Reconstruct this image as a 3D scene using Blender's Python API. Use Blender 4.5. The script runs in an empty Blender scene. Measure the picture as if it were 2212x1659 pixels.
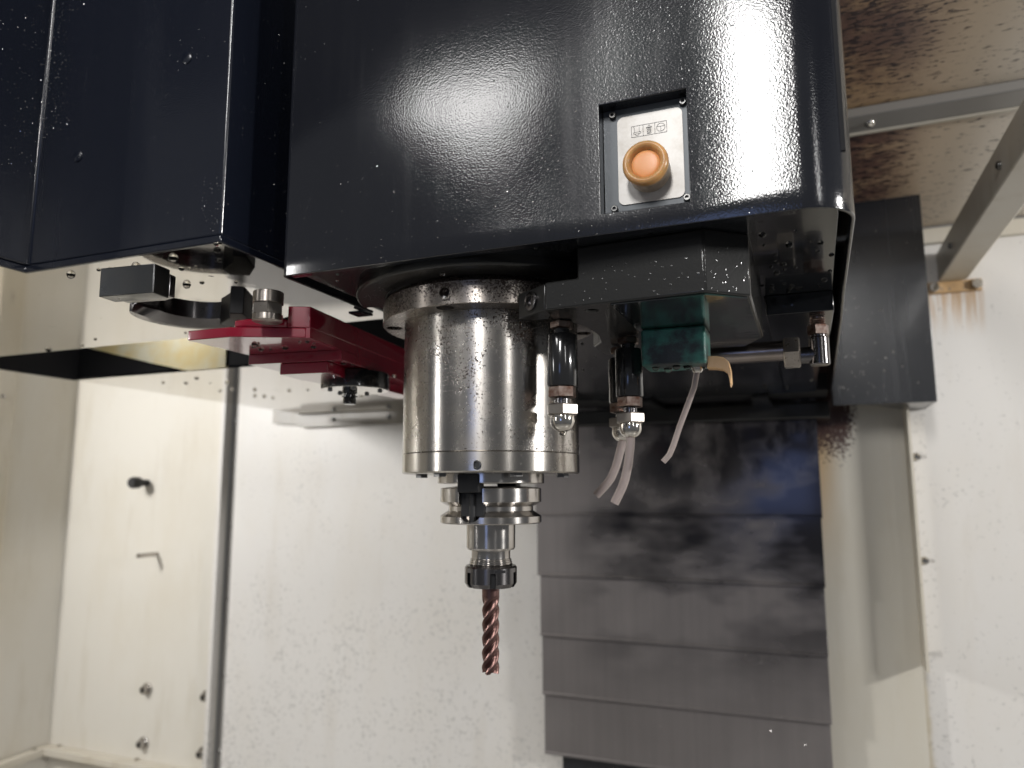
import bpy, bmesh, math, random
from mathutils import Vector, Matrix
random.seed(7)
SC = bpy.context.scene
COL = SC.collection
S = 0.001                                   # everything below is written in millimetres
rad = math.radians

# ------------------------------------------------------------------ camera
cam_d = bpy.data.cameras.new('camera'); cam = bpy.data.objects.new('camera', cam_d); COL.objects.link(cam)
cam_d.sensor_width = 36.0; cam_d.lens = 1591 / 2212 * 36
cam_d.clip_start = 0.01; cam_d.clip_end = 30
cam.location = (0.183, -0.4286, 0.0)
cam.rotation_mode = 'XYZ'
cam.rotation_euler = (rad(90 + 8.1), rad(0.1), rad(21.5))
cam_d.dof.use_dof = True; cam_d.dof.focus_distance = 0.40; cam_d.dof.aperture_fstop = 8.5
SC.camera = cam

# ------------------------------------------------------------------ world, lamps, exposure
W = bpy.data.worlds.new('World'); SC.world = W; W.use_nodes = True
bg = W.node_tree.nodes['Background']; bg.inputs[0].default_value = (0.80, 0.82, 0.86, 1); bg.inputs[1].default_value = 0.17
SC.view_settings.view_transform = 'Standard'; SC.view_settings.look = 'None'
SC.view_settings.exposure = -0.12; SC.view_settings.gamma = 1.0
try: SC.view_settings.use_curve_mapping = False
except Exception: pass

def lamp(name, loc, target, sx, sy, power, col=(1, .985, .965), roll=0):
    d = bpy.data.lights.new(name, 'AREA'); d.shape = 'RECTANGLE'; d.size = sx * S; d.size_y = sy * S
    d.energy = power; d.color = col
    o = bpy.data.objects.new(name, d); COL.objects.link(o)
    o.location = Vector(loc) * S
    o.rotation_euler = (Vector(target) - Vector(loc)).to_track_quat('-Z', 'Y').to_euler()
    o.rotation_euler.rotate_axis('Z', rad(roll))
    return o
lamp('work_lamp', (-1300, -70, 335), (-420, 700, -130), 90, 220, 11.5)
lamp('work_lamp', (1420, -120, 290), (250, 742, -60), 200, 90, 14)
lamp('front_lamp', (150, -1080, 690), (150, 200, 250), 130, 400, 9)
lamp('front_lamp', (-400, -1080, 810), (-100, 200, 150), 300, 190, 2.6, roll=-28)
lamp('strip_lamp', (900, -900, 420), (0, 0, 60), 50, 420, 1.3)
lamp('strip_lamp', (-880, -820, 170), (0, 0, 40), 45, 240, 1.2)
lamp('recess_fill', (-500, 150, 212), (-520, 238, 160), 60, 20, .09)  # fill lamp added to brighten the yellow recess liner
lamp('blue_reflect_lamp', (60, -1850, 50), (60, 700, 20), 330, 340, .75, col=(.30, .42, .85))  # blue lamp added out of view to colour the way cover's reflection

# ------------------------------------------------------------------ object helpers
def thing(name, label, cat, loc=(0, 0, 0), group=None):
    o = bpy.data.objects.new(name, None); COL.objects.link(o)
    o.location = (Vector(loc) * PLACE[0] + PLACE[1]) * S; o.empty_display_size = 0.02
    o['label'] = label; o['category'] = cat
    if group: o['group'] = group
    return o
def wpos(o):
    v = Vector((0, 0, 0))
    while o is not None: v = v + o.location; o = o.parent
    return v

PLACE = [1.0, Vector((0, 0, 0))]           # scale and offset (mm) of the group of shapes being drawn
class B:
    """collects shapes, in mm and world axes, for ONE mesh object"""
    def __init__(s): s.bm = bmesh.new()
    def poly(s, pts):
        return s.bm.faces.new([s.bm.verts.new(Vector(p)) for p in pts])
    def box(s, x0, x1, y0, y1, z0, z1):
        return s.prism([(x0, y0), (x1, y0), (x1, y1), (x0, y1)], z0, z1)
    def loft(s, rings, cap=True, closed=True):
        vs = [[s.bm.verts.new(Vector(p)) for p in r] for r in rings]; n = len(vs[0])
        for a, b in zip(vs, vs[1:]):
            for i in range(n if closed else n - 1):
                j = (i + 1) % n
                s.bm.faces.new((a[i], a[j], b[j], b[i]))
        if cap and closed:
            s.bm.faces.new(list(reversed(vs[0]))); s.bm.faces.new(vs[-1])
        return s
    def prism(s, xy, z0, z1):
        return s.loft([[(x, y, z0) for x, y in xy], [(x, y, z1) for x, y in xy]])
    def prismy(s, xz, y0, y1):
        return s.loft([[(x, y0, z) for x, z in xz], [(x, y1, z) for x, z in xz]])
    def prismx(s, yz, x0, x1):
        return s.loft([[(x0, y, z) for y, z in yz], [(x1, y, z) for y, z in yz]])
    def frame(s, axis):
        a = Vector(axis).normalized(); u = a.orthogonal().normalized(); return a, u, a.cross(u)
    def lathe(s, prof, c=(0, 0, 0), axis=(0, 0, 1), n=64, cap=True):
        c = Vector(c)
        if tuple(axis) == (0, 0, 1): a, u, v = Vector((0, 0, 1)), Vector((1, 0, 0)), Vector((0, 1, 0))
        else: a, u, v = s.frame(axis)
        rings = [[c + a * h + (u * math.cos(2 * math.pi * i / n) + v * math.sin(2 * math.pi * i / n)) * max(r, .01) for i in range(n)] for r, h in prof]
        return s.loft(rings, cap)
    def hexp(s, c, r, h0, h1, axis=(0, 0, 1), rot=0, ch=0.0):
        """hexagon across-corner radius r with chamfered corners"""
        c = Vector(c)
        if tuple(axis) == (0, 0, 1): a, u, v = Vector((0, 0, 1)), Vector((1, 0, 0)), Vector((0, 1, 0))
        else: a, u, v = s.frame(axis)
        def ring(rr, h): return [c + a * h + (u * math.cos(rot + math.pi / 3 * i) + v * math.sin(rot + math.pi / 3 * i)) * rr for i in range(6)]
        if ch: return s.loft([ring(r * .88, h0), ring(r, h0 + ch), ring(r, h1 - ch), ring(r * .88, h1)])
        return s.loft([ring(r, h0), ring(r, h1)])
    def tube(s, pts, r, n=16, cap=True, inner=None):
        pts = [Vector(p) for p in pts]; rings = []; u = None
        for i, p in enumerate(pts):
            t = (pts[min(i + 1, len(pts) - 1)] - pts[max(i - 1, 0)]).normalized()
            if u is None: u = t.orthogonal().normalized()
            u = (u - t * u.dot(t)).normalized(); v = t.cross(u)
            rr = r[i] if isinstance(r, (list, tuple)) else r
            rings.append([p + (u * math.cos(2 * math.pi * k / n) + v * math.sin(2 * math.pi * k / n)) * rr for k in range(n)])
        if inner:
            k = inner / (r if not isinstance(r, (list, tuple)) else r[0])
            inn = [[pts[i] + (q - pts[i]) * k for q in ring] for i, ring in enumerate(rings)]
            vs = [[s.bm.verts.new(q) for q in ring] for ring in rings + inn[::-1]]; vs.append(vs[0])
            for a, b in zip(vs, vs[1:]):
                for i in range(n): s.bm.faces.new((a[i], a[(i + 1) % n], b[(i + 1) % n], b[i]))
            return s
        return s.loft(rings, cap)
    def blob(s, c, rx, rz, n=10, m=5):
        """a hanging drop: half ellipsoid below the point c"""
        c = Vector(c); rings = []
        for j in range(m + 1):
            t = math.pi / 2 * j / m
            rings.append([c + Vector((rx * math.cos(t) * math.cos(2 * math.pi * i / n), rx * math.cos(t) * math.sin(2 * math.pi * i / n), -rz * math.sin(t))) for i in range(n)])
            if j == m: rings[-1] = [c + Vector((.02 * math.cos(2 * math.pi * i / n), .02 * math.sin(2 * math.pi * i / n), -rz)) for i in range(n)]
        return s.loft(rings)

def mesh_obj(name, b, mat, parent=None, bevel=0, seg=2, smooth=35, solid=0, cuts=None, solid_off=-1):
    org = wpos(parent) if parent else Vector((0, 0, 0))
    bm = b.bm
    bmesh.ops.scale(bm, vec=[S * PLACE[0]] * 3, verts=bm.verts)
    bmesh.ops.translate(bm, vec=PLACE[1] * S - org, verts=bm.verts)
    bmesh.ops.recalc_face_normals(bm, faces=bm.faces)
    me = bpy.data.meshes.new(name); bm.to_mesh(me); bm.free()
    o = bpy.data.objects.new(name, me); COL.objects.link(o)
    if parent: o.parent = parent
    if cuts:                                  # subtract shapes, then throw the cutters away
        made = []
        for cb in cuts:
            bmesh.ops.scale(cb.bm, vec=(S, S, S), verts=cb.bm.verts)
            bmesh.ops.translate(cb.bm, vec=-org, verts=cb.bm.verts)
            bmesh.ops.recalc_face_normals(cb.bm, faces=cb.bm.faces)
            cm = bpy.data.meshes.new('cut'); cb.bm.to_mesh(cm); cb.bm.free()
            co = bpy.data.objects.new('cut', cm); COL.objects.link(co); co.parent = parent
            md = o.modifiers.new('cut', 'BOOLEAN'); md.operation = 'DIFFERENCE'; md.solver = 'EXACT'; md.object = co
            made.append((co, cm))
        bpy.context.view_layer.update()
        dg = bpy.context.evaluated_depsgraph_get()
        nm = bpy.data.meshes.new_from_object(o.evaluated_get(dg)); nm.name = name
        o.modifiers.clear(); o.data = nm; bpy.data.meshes.remove(me); me = nm
        for co, cm in made: bpy.data.objects.remove(co); bpy.data.meshes.remove(cm)
    me.materials.clear(); me.materials.append(mat)
    for p in me.polygons: p.use_smooth = True
    me.set_sharp_from_angle(angle=rad(smooth))
    if solid:
        md = o.modifiers.new('sheet', 'SOLIDIFY'); md.thickness = solid * S; md.offset = solid_off
    if bevel:
        md = o.modifiers.new('edge', 'BEVEL'); md.width = bevel * S; md.segments = seg; md.limit_method = 'ANGLE'; md.angle_limit = rad(40); md.harden_normals = False
    return o
def structure(name, b, mat, **k):
    o = mesh_obj(name, b, mat, **k); o['kind'] = 'structure'; return o
def tag(o, label, cat, group=None):
    o['label'] = label; o['category'] = cat
    if group: o['group'] = group
    return o
def arc(cx, cy, r, a0, a1, n):
    return [(cx + r * math.cos(rad(a0 + (a1 - a0) * i / n)), cy + r * math.sin(rad(a0 + (a1 - a0) * i / n))) for i in range(n + 1)]

# ------------------------------------------------------------------ material helpers
class M:
    def __init__(s, name, color=(.5, .5, .5), rough=.5, metal=0.0, **kw):
        s.m = bpy.data.materials.new(name); s.m.use_nodes = True; s.nt = s.m.node_tree
        s.p = s.nt.nodes['Principled BSDF']
        s.set('Base Color', (*color, 1)); s.set('Roughness', rough); s.set('Metallic', metal)
        for k, v in kw.items(): s.set(k.replace('_', ' '), v)
        s.tc = None; s.hgt = None
    def set(s, k, v): s.p.inputs[k].default_value = v
    def node(s, t, **kw):
        n = s.nt.nodes.new(t)
        for k, v in kw.items():
            if hasattr(n, k): setattr(n, k, v)
            else: n.inputs[k.replace('_', ' ')].default_value = v
        return n
    def link(s, a, b): s.nt.links.new(a, b)
    def coord(s, scale=(1, 1, 1), rot=(0, 0, 0), loc=(0, 0, 0)):
        """object coordinates in millimetres"""
        if s.tc is None: s.tc = s.node('ShaderNodeTexCoord')
        mp = s.node('ShaderNodeMapping'); s.link(s.tc.outputs['Object'], mp.inputs[0])
        mp.inputs['Scale'].default_value = [1000 * q for q in scale]; mp.inputs['Rotation'].default_value = rot; mp.inputs['Location'].default_value = loc
        return mp.outputs[0]
    def noise(s, scale, detail=3, rough=.55, dist=0, vec=None, stretch=(1, 1, 1)):
        n = s.node('ShaderNodeTexNoise', Scale=scale, Detail=detail, Roughness=rough, Distortion=dist)
        s.link(vec if vec is not None else s.coord(stretch), n.inputs['Vector']); return n.outputs['Fac']
    def voro(s, scale, feature='F1', stretch=(1, 1, 1), rnd=1.0):
        n = s.node('ShaderNodeTexVoronoi', Scale=scale, feature=feature); n.inputs['Randomness'].default_value = rnd
        s.link(s.coord(stretch), n.inputs['Vector']); return n.outputs['Distance']
    def ramp(s, fac, stops, interp='LINEAR'):
        r = s.node('ShaderNodeValToRGB'); r.color_ramp.interpolation = interp
        el = r.color_ramp.elements
        while len(el) < len(stops): el.new(.5)
        for e, (p, c) in zip(el, stops):
            e.position = p; e.color = (c, c, c, 1) if not isinstance(c, tuple) else (*c, 1)
        s.link(fac, r.inputs[0]); return r.outputs[0]
    def math(s, op, a, b=0.0, clamp=False):
        n = s.node('ShaderNodeMath', operation=op, use_clamp=clamp)
        for i, q in enumerate((a, b)):
            if isinstance(q, (int, float)): n.inputs[i].default_value = q
            else: s.link(q, n.inputs[i])
        return n.outputs[0]
    def mix(s, fac, a, b):
        n = s.node('ShaderNodeMix', data_type='RGBA')
        for i, q in ((0, fac), (6, a), (7, b)):
            if isinstance(q, (int, float)): n.inputs[i].default_value = q
            elif isinstance(q, tuple): n.inputs[i].default_value = (*q, 1)
            else: s.link(q, n.inputs[i])
        return n.outputs[2]
    def axis(s, which):
        """one object coordinate, in mm"""
        x = s.node('ShaderNodeSeparateXYZ'); s.link(s.coord(), x.inputs[0]); return x.outputs['XYZ'.index(which)]
    def range(s, v, a, b):
        n = s.node('ShaderNodeMapRange', clamp=True, interpolation_type='SMOOTHSTEP'); n.inputs[1].default_value = a; n.inputs[2].default_value = b
        s.link(v, n.inputs[0]); return n.outputs[0]
    def col(s, c): s.link(c, s.p.inputs['Base Color']); return s
    def rgh(s, c): s.link(c, s.p.inputs['Roughness']); return s
    def bump(s, h, dist, strength=1.0):
        """height field h (0..1) standing dist mm high; chains"""
        b = s.node('ShaderNodeBump'); b.inputs['Strength'].default_value = strength; b.inputs['Distance'].default_value = dist * S
        s.link(h, b.inputs['Height'])
        if s.hgt is not None: s.link(s.hgt, b.inputs['Normal'])
        s.hgt = b.outputs[0]; s.link(s.hgt, s.p.inputs['Normal']); s.link(s.hgt, s.p.inputs['Coat Normal']); return s

def black_paint(name, peel=.05, flecks=.35, color=(.011, .012, .016), rough=.16):
    m = M(name, color, rough, 0, Coat_Weight=.5, Coat_Roughness=.08)
    am = m.range(m.axis('X'), -170, 0)
    m.bump(m.noise(1.2, 1, .5), peel * 1.5)
    m.nt.nodes[-1].name = 'peel'; m.link(m.math('ADD', m.math('MULTIPLY', am, .75), .12), m.nt.nodes['peel'].inputs['Strength'])
    f = m.voro(.16); sel = m.math('MULTIPLY', m.ramp(f, [(.0, 1.0), (.09, 0.0)]), m.ramp(m.noise(.02, 3), [(.5, 0.0), (.62, 1.0)]))
    if flecks: m.bump(sel, flecks)
    big = m.noise(.006, 4, .6, stretch=(1, 1, .35))
    m.rgh(m.ramp(big, [(.3, rough - .04), (.7, rough + .08)]))
    rn = m.noise(.09, 3, .6, stretch=(1, 1, .06)); m.rgh(m.math('ADD', m.ramp(big, [(.3, rough - .05), (.7, rough + .06)]), m.math('MULTIPLY', m.ramp(rn, [(.52, 0.), (.70, 1.)]), .045)))
    return m
MT = {}
MT['black'] = black_paint('black_gloss_paint').m
MT['black_box'] = black_paint('black_box_paint', .03, .45, (.007, .009, .016), .2).m
MT['black_sheet'] = black_paint('black_sheet_paint', .015, .4, (.014, .015, .018), .25).m
m = M('oily_black_plate', (.012, .013, .015), .12, 0, Specular_IOR_Level=.3, Coat_Weight=.35, Coat_Roughness=.03)
m.bump(m.noise(.05, 2, .5, stretch=(1, .6, 1)), .05); m.bump(m.ramp(m.voro(.09), [(0, 1.0), (.16, 0.0)]), .12); MT['oily'] = m.m
m = M('dark_casting', (.016, .016, .0155), .5, 0, Coat_Weight=.7, Coat_Roughness=.06, Specular_IOR_Level=.12)
m.bump(m.noise(.5, 4, .6), .09); m.bump(m.ramp(m.voro(.35), [(0, 1.), (.22, 0.)]), .10); MT['casting'] = m.m
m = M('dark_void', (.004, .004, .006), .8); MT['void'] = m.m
m = M('black_rubber', (.012, .012, .013), .55); m.bump(m.noise(2, 2), .03); MT['rubber'] = m.m

AROT = .25
def steel(name, col, rough, pits=.0, pitz=None, streak=True):
    m = M(name, col, rough, 1.0)
    n = m.noise(.05, 5, .6)
    base = m.mix(m.ramp(n, [(.35, 0.0), (.7, 1.0)]), col, tuple(c * .78 for c in (col[0], col[1] * .97, col[2] * .93)))
    if streak:
        m.set('Anisotropic', .75); tg = m.node('ShaderNodeTangent', direction_type='RADIAL', axis='Z'); m.link(tg.outputs[0], m.p.inputs['Tangent'])
        m.set('Anisotropic Rotation', AROT)
        m.rgh(m.ramp(m.noise(.05, 4, .6), [(.3, rough - .04), (.75, rough + .08)]))
    if pits:
        sp = m.noise(.85, 3, .62)
        th = m.noise(.028, 4, .6)
        v = m.math('ADD', m.math('MULTIPLY', sp, .70), m.math('MULTIPLY', th, .42))
        if pitz is not None:
            z = m.axis('Z'); v = m.math('ADD', v, m.math('MULTIPLY', m.range(z, pitz[0], pitz[1]), .09))
        k = m.ramp(v, [(pits, 0.0), (pits + .035, 1.0)])
        base = m.mix(k, base, (.035, .022, .016)); m.bump(m.math('SUBTRACT', 1.0, k), .06)
        mm = m.math('SUBTRACT', 1.0, m.math('MULTIPLY', k, .8)); m.link(mm, m.p.inputs['Metallic'])
    m.col(base)
    sc = m.noise(1.6, 2, .5, stretch=(1, 1, .12)); m.bump(sc, .006)
    return m
MT['spindle'] = steel('pitted_spindle_steel', (.47, .45, .425), .25, .68, (25, 96)).m
MT['flange'] = steel('stained_flange_steel', (.34, .31, .285), .27, .61, (88, 108)).m
MT['steel'] = steel('ground_steel', (.50, .48, .46), .20).m
MT['fitting'] = steel('dull_fitting_steel', (.40, .365, .33), .36, .66).m
MT['nickel'] = M('bright_nickel', (.66, .63, .58), .12, 1.0).m
MT['nut_black'] = steel('black_oxide_steel', (.17, .165, .17), .22).m
m = M('rusty_nut_steel', (.26, .19, .165), .36, 1.0); m.bump(m.noise(.9, 3), .08); m.col(m.mix(m.ramp(m.noise(.25, 4), [(.4, 0.), (.65, 1.)]), (.30, .24, .21), (.14, .075, .055))); MT['rusty'] = m.m
m = M('nozzle_black', (.022, .022, .023), .16, .35, Coat_Weight=.8, Coat_Roughness=.06); m.bump(m.noise(.6, 2, .5, stretch=(1, 1, .2)), .03); MT['nozzle'] = m.m
m = M('mill_coating', (.19, .112, .10), .36, 1.0); m.bump(m.noise(1.5, 2), .012); MT['mill'] = m.m
m = M('copper', (.95, .60, .30), .3, .5); m.bump(m.noise(.9, 3), .12); MT['copper'] = m.m

m = M('red_gloss_paint', (.23, .005, .022), .25, 0, Coat_Weight=1.0, Coat_Roughness=.05)
m.bump(m.noise(.12, 3, .5), .05); MT['red'] = m.m
m = M('polished_plate', (.72, .70, .665), .07, 1.0)
m.bump(m.noise(.03, 3, .5, stretch=(1, .5, 1)), .03)
m.bump(m.ramp(m.voro(.035), [(0, 1.), (.07, 0.)]), .25)
k = m.ramp(m.noise(.02, 5, .65), [(.62, 0.), (.72, 1.)]); c = m.mix(m.math('MULTIPLY', k, .5), (.72, .70, .665), (.42, .40, .36))
x = m.axis('X'); y = m.axis('Y')                     # dark ragged reflection painted in near the inner corner of the front plate
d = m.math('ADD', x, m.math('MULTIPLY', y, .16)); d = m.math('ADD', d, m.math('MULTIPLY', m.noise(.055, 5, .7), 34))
blotches = m.math('MULTIPLY', m.ramp(m.range(d, 138, 146), [(0, 0.), (1, .93)]), m.math('SUBTRACT', 1.0, m.range(y, 20, 60)))
m.col(m.mix(blotches, c, (.045, .043, .042))); MT['mirror'] = m.m

def cream(name, base=(.70, .67, .61), specks=0.0, dirt=.5, rough=.45, speck_z=None, speck_c=(.16, .15, .14)):
    m = M(name, base, rough, 0)
    n1 = m.noise(.004, 5, .6, stretch=(1, 1, .5)); n2 = m.noise(.02, 4, .6, stretch=(1, 1, .22))
    c = m.mix(m.math('MULTIPLY', m.ramp(n1, [(.45, 0.), (.75, 1.)]), dirt), base, (base[0] * .86, base[1] * .80, base[2] * .68))
    c = m.mix(m.math('MULTIPLY', m.ramp(n2, [(.55, 0.), (.8, 1.)]), dirt * .7), c, (base[0] * .72, base[1] * .66, base[2] * .56))
    if specks:
        v = m.math('ADD', m.math('MULTIPLY', m.noise(.17, 3, .6), .8), m.math('MULTIPLY', m.noise(.007, 2), .3))
        if speck_z is not None: v = m.math('ADD', v, m.math('MULTIPLY', m.range(m.axis('Z'), *speck_z), .05))
        k = m.ramp(v, [(specks, 0.), (specks + .06, .85)])
        c = m.mix(k, c, speck_c)
    m.col(c); m.bump(m.noise(.3, 2), .02)
    return m
MT['wall'] = cream('cream_wall_paint', (.68, .66, .63), .66, .4, .42, (420, 250), (.50, .485, .46)).m
m = cream('cream_wall_paint_dripped', (.70, .68, .65), .665, .4, .42, (330, 160), (.50, .485, .46))
x = m.axis('X'); z = m.axis('Z'); src = m.p.inputs['Base Color'].links[0].from_socket
wob = m.math('ADD', x, m.math('MULTIPLY', m.noise(.03, 3), 14)); ln_ = m.math('SUBTRACT', 1.0, m.range(m.math('ABSOLUTE', m.math('ADD', wob, 94)), 1, 9))
dr = m.math('MULTIPLY', ln_, m.math('SUBTRACT', 1.0, m.range(z, 270, 318)))
stk = m.ramp(m.noise(.16, 4, .6, stretch=(1, 1, .05)), [(.42, 0.), (.6, 1.)])
rb = m.math('MULTIPLY', m.math('MULTIPLY', m.range(z, 745, 815), m.math('SUBTRACT', 1.0, m.range(z, 816, 818))), m.math('MULTIPLY', m.range(x, -66, -54), m.math('SUBTRACT', 1.0, m.range(x, 6, 16))))
m.col(m.mix(m.math('MULTIPLY', m.math('MULTIPLY', rb, stk), .9), m.mix(m.math('MULTIPLY', dr, .6), src, (.46, .38, .22)), (.50, .33, .18))); MT['wall_drip'] = m.m
MT['wall_old'] = cream('yellowed_wall_paint', (.66, .63, .565), .0, .55, .42).m
MT['cream_trim'] = cream('cream_trim_paint', (.60, .56, .48), .70, .8, .4).m
MT['tray'] = cream('shaded_tray_paint', (.27, .25, .22), .68, .8, .4).m  # cream trim toned down to carry the tray's shade in its colour
m = M('grey_channel', (.26, .25, .235), .45); m.bump(m.noise(.3, 2), .02); MT['channel'] = m.m

# stained ceiling: coolant varnish, brown streaks and chips thrown sideways
m = M('stained_ceiling_paint', (.60, .55, .47), .4, 0)
x = m.axis('X'); y = m.axis('Y')
near = m.math('MULTIPLY', m.math('SUBTRACT', 1.0, m.range(x, -318, -250)), m.math('SUBTRACT', 1.0, m.range(y, 70, 290)))
cl = m.noise(.014, 5, .68, stretch=(.7, 1.2, 1))
st = m.math('MULTIPLY', m.ramp(cl, [(.30, 0.), (.52, 1.)]), near)
c = m.mix(m.math('MULTIPLY', m.range(x, -150, -350), .9), (.66, .61, .53), (.54, .35, .17))
c = m.mix(m.math('MULTIPLY', st, .9), c, (.12, .058, .052))
ch = m.noise(.15, 4, .65, stretch=(.5, 1.6, 1))
kk = m.ramp(m.math('ADD', ch, m.math('MULTIPLY', near, .10)), [(.605, 0.), (.64, 1.)])
c = m.mix(kk, c, (.04, .022, .022)); m.col(c); m.bump(kk, .4); MT['ceiling'] = m.m

# way cover steel with wet, oily patches
m = M('way_cover_steel', (.20, .185, .185), .34, .6)
wet = m.noise(.0065, 4, .62, stretch=(.45, 1, 1.0)); wk = m.ramp(wet, [(.43, 0.), (.58, 1.)])
z = m.axis('Z'); x = m.axis('X'); wk = m.math('MULTIPLY', wk, m.range(z, 60, 330)); wk = m.math('MULTIPLY', wk, m.range(x, -190, -60))
wk = m.math('MAXIMUM', wk, m.math('MULTIPLY', m.math('MULTIPLY', m.range(z, 350, 440), m.range(x, -150, 10)), m.ramp(m.noise(.014, 4, .6, stretch=(1, 1, .6)), [(.36, .15), (.55, 1.)])))
br = m.noise(.11, 3, .6, stretch=(1, 1, .035)); b2 = m.noise(.01, 3, .5, stretch=(.4, 1, 1))
c = m.mix(br, (.215, .198, .193), (.29, .266, .258)); c = m.mix(m.math('MULTIPLY', b2, .6), c, (.17, .153, .148)); c = m.mix(wk, c, (.032, .031, .036)); m.col(c)
m.rgh(m.mix(wk, m.ramp(m.noise(.01, 3), [(.3, .34), (.7, .46)]), (.10, .10, .10)))
fl_ = m.ramp(m.voro(.06), [(0, 1.), (.05, 0.)]); m.bump(fl_, .5)
m.bump(m.noise(.4, 2, .5, stretch=(1, 1, .05)), .02); MT['way'] = m.m

m = M('green_stained_block', (.03, .05, .05), .45, .0, Coat_Weight=.3, Coat_Roughness=.3)
g = m.ramp(m.noise(.05, 4, .6), [(.42, 0.), (.58, 1.)]); m.col(m.mix(g, (.014, .02, .024), (.035, .165, .135))); m.bump(m.noise(.8, 4, .65), .25); MT['green'] = m.m
m = M('oily_casting_underside', (.03, .04, .04), .14, .55, Coat_Weight=.9, Coat_Roughness=.06)
g = m.ramp(m.noise(.035, 4, .6), [(.45, 0.), (.62, 1.)]); m.col(m.mix(g, (.03, .032, .034), (.03, .075, .058))); m.bump(m.noise(.12, 3, .5), .05); MT['oily_green'] = m.m

m = M('control_plate_grey', (.085, .095, .105), .42, .2); m.bump(m.noise(.8, 3), .03); MT['plate_grey'] = m.m
m = M('aluminium_plaque', (.66, .645, .62), .42, .35)
dk = m.ramp(m.noise(.10, 5, .65), [(.45, 0.), (.75, 1.)]); m.col(m.mix(m.math('MULTIPLY', dk, .6), (.47, .455, .435), (.30, .27, .23))); MT['plaque'] = m.m
MT['ink'] = M('printed_ink', (.05, .05, .055), .5).m
m = M('amber_plastic', (.56, .30, .11), .28, 0, Subsurface_Weight=.25, Subsurface_Scale=.004)
m.col(m.mix(m.ramp(m.noise(.16, 4), [(.4, 0.), (.7, 1.)]), (.60, .33, .12), (.40, .22, .09))); MT['amber'] = m.m
m = M('button_side_plastic', (.62, .52, .42), .35); dk = m.ramp(m.noise(.12, 4), [(.5, 0.), (.75, 1.)]); m.col(m.mix(dk, (.66, .54, .42), (.34, .22, .15))); MT['button_side'] = m.m
m = M('orange_plastic', (.85, .36, .14), .38, 0, Subsurface_Weight=.2, Subsurface_Scale=.004); m.bump(m.noise(.8, 3), .03); MT['orange'] = m.m
MT['screw'] = steel('socket_screw_steel', (.20, .20, .20), .3, streak=False).m
m = M('clear_vinyl', (.62, .54, .51), .14, 0, Transmission_Weight=.55, IOR=1.3); MT['vinyl'] = m.m
m = M('coolant_liquid', (.95, .93, .88), .02, 0, Transmission_Weight=1.0, IOR=1.36); MT['drop'] = m.m
m = M('translucent_yellow', (.78, .68, .42), .4); g = m.ramp(m.noise(.02, 3), [(.4, 0.), (.6, 1.)]); m.col(m.mix(g, (.92, .86, .66), (.88, .72, .36))); MT['yellow'] = m.m
MT['bed'] = M('grey_machine_bed', (.46, .45, .43), .4, .3).m

# ------------------------------------------------------------------ enclosure: walls, ceiling, bed
b = B(); b.box(-2200, 1600, -1500, 1200, -900, -880); structure('machine_floor', b, MT['bed'])
b = B(); b.box(-1372, 1500, -1000, 150, 885, 895); structure('added_dark_roof', b, MT['void'])  # unseen dark sheet, added so the upper head front reflects darkness

wl = thing('left_wall', 'cream sheet metal side wall at the far left with a vertical joint strip', 'wall', (-1355, 200, -540))
b = B(); b.box(-1370, -1352, -700, 760, -860, 640); mesh_obj('wall_sheet', b, MT['wall_old'], wl)
b = B(); b.box(-1352, -1340, 560, 612, -535, 640); mesh_obj('joint_strip', b, MT['cream_trim'], wl, bevel=2)
for z in (30, 190, -120):
    b = B(); b.lathe([(4, -1340), (4, -1336), (2.5, -1334)], (0, 585, z), (1, 0, 0), 16); mesh_obj('screw', b, MT['steel'], wl)

wb = thing('wall_panel', 'yellowed cream back wall panel in the left corner with bolts, pin and bumper', 'wall panel', (-1130, 760, -540))
b = B(); b.box(-1352, -905, 760, 764, -860, 640); mesh_obj('wall_sheet', b, MT['wall_old'], wb)
b = B(); b.box(-916, -905, 744, 760, -860, 640); mesh_obj('edge_flange', b, MT['wall'], wb, bevel=1.5)
for x, z in ((-1077, -401), (-920.5, -400), (-1077, -505), (-923, -505)):
    x -= 5
    b = B(); b.lathe([(12, 760), (12, 757), (11, 756)], (x, 0, z), (0, 1, 0), 24, ); w_ = mesh_obj('bolt', b, MT['steel'], wb)
    b = B(); b.hexp((x, 0, z), 8.5, 746, 757, (0, 1, 0), .4, 1); mesh_obj('bolt_head', b, MT['steel'], w_)
    b = B(); b.lathe([(4.2, 745.6), (4.2, 746.4)], (x, 0, z), (0, 1, 0), 16); mesh_obj('bolt_hole', b, MT['void'], w_)
b = B(); b.lathe([(7, 760), (7, 742), (10, 741), (12, 736), (12, 722), (10, 718)], (-1120, 0, 14), (0, 1, 0), 28); mesh_obj('rubber_bumper', b, MT['rubber'], wb)
b = B(); b.lathe([(4.6, 760), (4.6, 712), (3.6, 710)], (-1079, 0, -133), (0, 1, 0), 16); mesh_obj('pin', b, MT['steel'], wb)

ch_ = thing('wall_channel', 'grey vertical channel strip between the two back wall panels', 'channel strip', (-891, 760, -540))
b = B(); b.box(-905, -878, 766, 770, -860, 640); b.box(-881, -877, 752, 766, -860, 640); mesh_obj('strip', b, MT['channel'], ch_)
for z in (-500, -360, -215, -75, 60, 140):
    b = B(); b.lathe([(4.5, 766), (4.5, 763), (2.5, 761.5)], (-892, 0, z), (0, 1, 0), 16); mesh_obj('screw', b, MT['screw'], ch_)

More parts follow.
